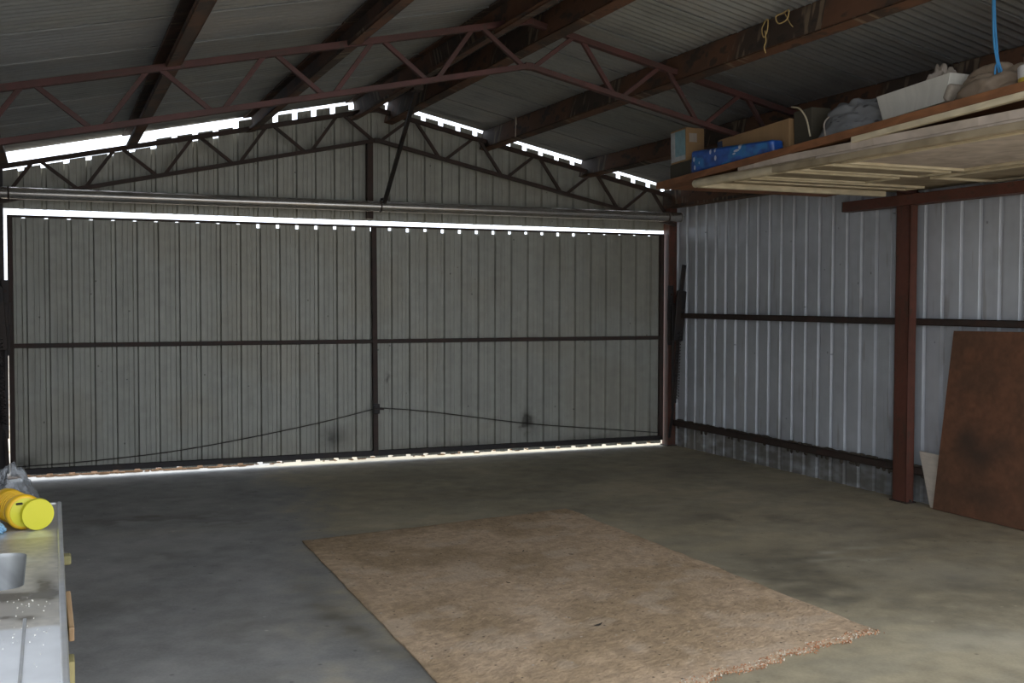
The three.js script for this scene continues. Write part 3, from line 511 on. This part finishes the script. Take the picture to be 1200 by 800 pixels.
{ // dry leaves and crumbs
  const M = mat({ color: new THREE.Color().setRGB(.05, .04, .028), roughness: .9, side: THREE.DoubleSide });
  const leaf = (x, z, s, a, label) => { const sh = new THREE.Shape(); sh.moveTo(-s, 0); sh.quadraticCurveTo(-s * .2, s * .55, s, 0); sh.quadraticCurveTo(-s * .1, -s * .5, -s, 0); const g = new THREE.ExtrudeGeometry(sh, { depth: .0015, bevelEnabled: false, curveSegments: 8 }); g.rotateX(-Math.PI / 2); const P = g.attributes.position; for (let i = 0; i < P.count; i++) P.setY(i, P.getY(i) + 6 * P.getX(i) ** 2 + 8 * P.getZ(i) ** 2); g.computeVertexNormals(); g.rotateY(a);
    const o = mesh('dry_leaf', g, M); o.position.set(x, x > -1.4 && x < .7 && z > 3.3 && z < 6.7 ? .0115 : .001, z); tag(o, label, 'leaf', 'dry leaves on the mat'); };
  const lab = 'small dark curled dry leaf lying on the tan mat';
  leaf(-.5, 5.94, .035, .4, 'largest dark curled dry leaf on the tan mat, beside small flecks'); leaf(-.6, 5.0, .018, 2, lab); leaf(-.2, 4.3, .02, 1, lab); leaf(.05, 4.5, .016, 2.6, lab); leaf(-1.0, 4.0, .02, .2, lab);
}

// ---------------------------------------------------------------- sink bench on the left
{
  const t = thing('sink_bench', 'stainless steel sink bench on a timber frame along the side wall', 'bench', [0, 0, 0]);
  const x0 = -3.5, x1 = -3.004, z0 = 6.47, z1 = 8.95, y = .9;
  const sh = new THREE.Shape([[x0, z0], [x1, z0], [x1, z1], [x0, z1]].map(([a, b]) => new THREE.Vector2(a, -b)));
  const rrect = (P, a, b, c, d, r) => { P.moveTo(a + r, c); P.lineTo(b - r, c); P.absarc(b - r, c + r, r, -Math.PI / 2, 0); P.lineTo(b, d - r); P.absarc(b - r, d - r, r, 0, Math.PI / 2); P.lineTo(a + r, d); P.absarc(a + r, d - r, r, Math.PI / 2, Math.PI); P.lineTo(a, c + r); P.absarc(a + r, c + r, r, Math.PI, Math.PI * 1.5); return P; };
  const bx = [-3.43, -3.1], bz = [7.27, 7.72];
  sh.holes.push(rrect(new THREE.Path(), bx[0], bx[1], -bz[1], -bz[0], .05));
  const top = new THREE.ExtrudeGeometry(sh, { depth: .004, bevelEnabled: false, curveSegments: 8 }).rotateX(-Math.PI / 2).translate(0, y - .004, 0);
  const dirt = [[-3.13, 7.8, .2, .05, 1.4], [-3.05, 7.72, .03, .15, 1.2], [-3.2, 7.95, .25, .1, .4], [-3.08, 8.02, .03, .03, .8], [-3.12, 8.0, .025, .02, .9], [-3.1, 6.9, .2, .3, .3], [-3.3, 7.85, .2, .05, .6]];
  const T = tex(512, 1024, (u, v) => { const x = x0 + u * .5, z = 6.4 + v * 3, n = fbm(x * 12, z * 12, 4, 0, 61), f = fbm(x * 60, z * 60, 2, 0, 66); let c = mul3([.78, .79, .8], .85 + .25 * n); const film = sst(fbm(x * 5, z * 5, 3, 0, 68) + (.14 - .26 * sst(z + .5 * (fbm(x * 9, z * 9, 3, 0, 72) - .5), 7.95, 8.3)), .42, .6); c = mix3(c, mul3([.5, .45, .37], .7 + .6 * f), film * .75); return mix3(c, [.07, .055, .04], clamp(px2(dirt, x + (n - .5) * .05, z + (n - .5) * .05) * (.4 + 1.2 * f), 0, 1) * .8); });  // film is patchy grime; its clearing towards the open end paints in skylight
  const M_top = mat({ map: T, roughness: .38, metalness: .55, roughnessMap: null }); { const P = top.attributes.position, uv = top.attributes.uv; for (let i = 0; i < P.count; i++) uv.setXY(i, (P.getX(i) - x0) / .5, (P.getZ(i) - 6.4) / 3); }
  mesh('worktop', top, M_top, t);
  // bowl
  const list = [], ring = (d, yy) => { const P = rrect(new THREE.Path(), bx[0] + d, bx[1] - d, bz[0] + d, bz[1] - d, Math.max(.02, .05 - d * .3)); return P.getPoints(8).map((p) => [p.x, yy, p.y]); };
  const rings = [ring(0, y), ring(.004, y - .012), ring(.018, y - .14), ring(.04, y - .165)], P = [], I = [], n = rings[0].length;
  rings.forEach((r) => r.forEach((p) => P.push(...p))); for (let r = 0; r < 3; r++) for (let i = 0; i < n; i++) { const a = r * n + i, b = r * n + (i + 1) % n; I.push(a, b, a + n, b, b + n, a + n); }
  const c = P.length / 3; P.push((bx[0] + bx[1]) / 2, y - .172, (bz[0] + bz[1]) / 2); for (let i = 0; i < n; i++) I.push(3 * n + i, 3 * n + (i + 1) % n, c);
  const bg = new THREE.BufferGeometry(); bg.setAttribute('position', new THREE.Float32BufferAttribute(P, 3)); bg.setAttribute('uv', new THREE.Float32BufferAttribute(P.length / 3 * 2, 2)); for (let i = 0; i < P.length / 3; i++) bg.attributes.uv.setXY(i, P[i * 3] + P[i * 3 + 1], P[i * 3 + 2]); bg.setIndex(I); bg.computeVertexNormals();
  const MS = mat({ map: galv([0.36, 0.37, 0.37], [0.24, 0.22, 0.18], 0.7, 64), roughness: 0.45, metalness: 0.6, side: THREE.DoubleSide }); const bowl = mesh('sink_bowl', bg, MS, t);
  mesh('drain', new THREE.TorusGeometry(.03, .006, 8, 24).rotateX(Math.PI / 2).translate((bx[0] + bx[1]) / 2, y - .168, (bz[0] + bz[1]) / 2), M_steel, bowl);
  mesh('front_rim', mergeGeometries([box(x1 - .012, x1 + .004, y - .045, y + .007, z0, z1, .005)]), M_steel, t);
  mesh('end_rim', box(x0, x1 - .012, y - .04, y + .006, z0 - .004, z0 + .012, .005), M_steel, t);
  mesh('splashback', box(x0 - .012, x0, y - .03, y + .12, z0, z1, .004), M_steel, t);
  { const cr = []; for (let i = 0; i < 70; i++) { const q = new THREE.TetrahedronGeometry(rr(.0012, .0028)); q.rotateX(rr(0, 6)).rotateZ(rr(0, 6)); cr.push(q.translate(rr(-3.2, -3.03), y + .002, rr(7.82, 8.4))); } const o = mesh('crumbs', mergeGeometries(cr), M_white, t); o.userData.kind = 'stuff'; o.userData.label = 'scattered pale crumbs'; }
  mesh('drain_groove', mergeGeometries([-3.4, -3.32, -3.24, -3.16, -3.095].map((gx) => box(gx, gx + .008, y - .001, y + .003, 8.02, 8.8, .0015))), M_steel, t);
  for (const [lx, lz] of [[x1 - .04, 6.6], [x1 - .012, 7.82], [x1 - .04, 8.85], [x0 + .05, 6.6], [x0 + .05, 8.85]]) mesh('leg', box(lx - .04, lx + .035, 0, y - .045 - (lz === 7.82 ? .12 : 0), lz - .035, lz + .035), M_olive, t);
  mesh('apron', box(x1 - .03, x1 + .006, y - .15, y - .046, z0 + .05, z1 - .05), M_olive, t);
  mesh('cleat', bar(V(x1 + .012, y - .09, 7.5), V(x1 + .018, y - .135, 7.72), .014, .04), M_timber, t);
  mesh('shelf', box(x0 + .03, x1 - .05, .25, .27, z0 + .1, z1 - .1), M_timber, t);
  mesh('knob', metricUV(new RoundedBoxGeometry(.03, .03, .05, 1, .006)).translate(x1 + .012, y - .07, 7.1), M_olive, t);
}
{ // yellow canister on its side
  const t = thing('yellow_canister', 'yellow plastic canister on its side with lime lid on sink bench', 'canister', [-3.14, .9015, 6.86]); t.rotation.y = .32;
  const L = (p, m, n, parent = t) => mesh(n, new THREE.LatheGeometry(p.map(([a, b]) => new THREE.Vector2(a, b)), 36).rotateX(Math.PI / 2).translate(0, .058, 0), m, parent);
  const My = mat({ color: new THREE.Color().setRGB(.72, .42, .012), roughness: .35 }), Ml = mat({ color: new THREE.Color().setRGB(.56, .52, .02), roughness: .4 });
  L([[0, -.11], [.05, -.11], [.054, -.1], [.054, -.07], [.05, -.066], [.05, .05], [.055, .055], [.057, .08], [.05, .086], [.046, .086]], My, 'body');
  const lid = L([[.046, .086], [.046, .09], [0, .094]], Ml, 'inner_face');
  const flap = mesh('lid', new THREE.CylinderGeometry(.05, .052, .012, 36).rotateX(Math.PI / 2).translate(.034, .05, .106), Ml, t); flap.userData.label = 'lime yellow round lid';
  mesh('slot', box(-.028, -.008, .085, .092, .088, .096, .002).rotateZ(0), mat({ color: 0x161008, roughness: .7 }), t);
  for (let i = 0; i < 5; i++) mesh('rib', new THREE.TorusGeometry(.0505, .0025, 6, 36).translate(0, .058, -.05 + i * .02), My, t);
}
{ // clear plastic bag behind it, and a blue scrap
  const t = thing('plastic_bag', 'crumpled clear plastic bag standing behind the yellow canister', 'bag', [-3.18, .9015, 6.63]);
  const g = lump(1, [.1, .13, .09], .5, 2.6, 71, -.2), P = g.attributes.position; for (let i = 0; i < P.count; i++) { const k = clamp(P.getY(i) / .17, 0, 1); P.setX(i, P.getX(i) * (1 - .55 * k) + .03 * k); P.setZ(i, P.getZ(i) * (1 - .5 * k)); } g.computeVertexNormals();
  mesh('film', g.translate(0, .036, 0), new THREE.MeshPhysicalMaterial({ color: new THREE.Color().setRGB(.62, .64, .66), roughness: .12, transmission: .88, thickness: 0, side: THREE.DoubleSide }), t);
  const b = thing('blue_wrapper', 'pale blue scrap of wrapper beside the yellow canister', 'wrapper', [-3.2, .9015, 6.95]); mesh('scrap', lump(1, [.03, .025, .04], .7, 2.5, 77, -.4).translate(0, .011, 0), mat({ color: new THREE.Color().setRGB(.25, .45, .62), roughness: .4 }), b);
}

renderer.render(scene, camera);
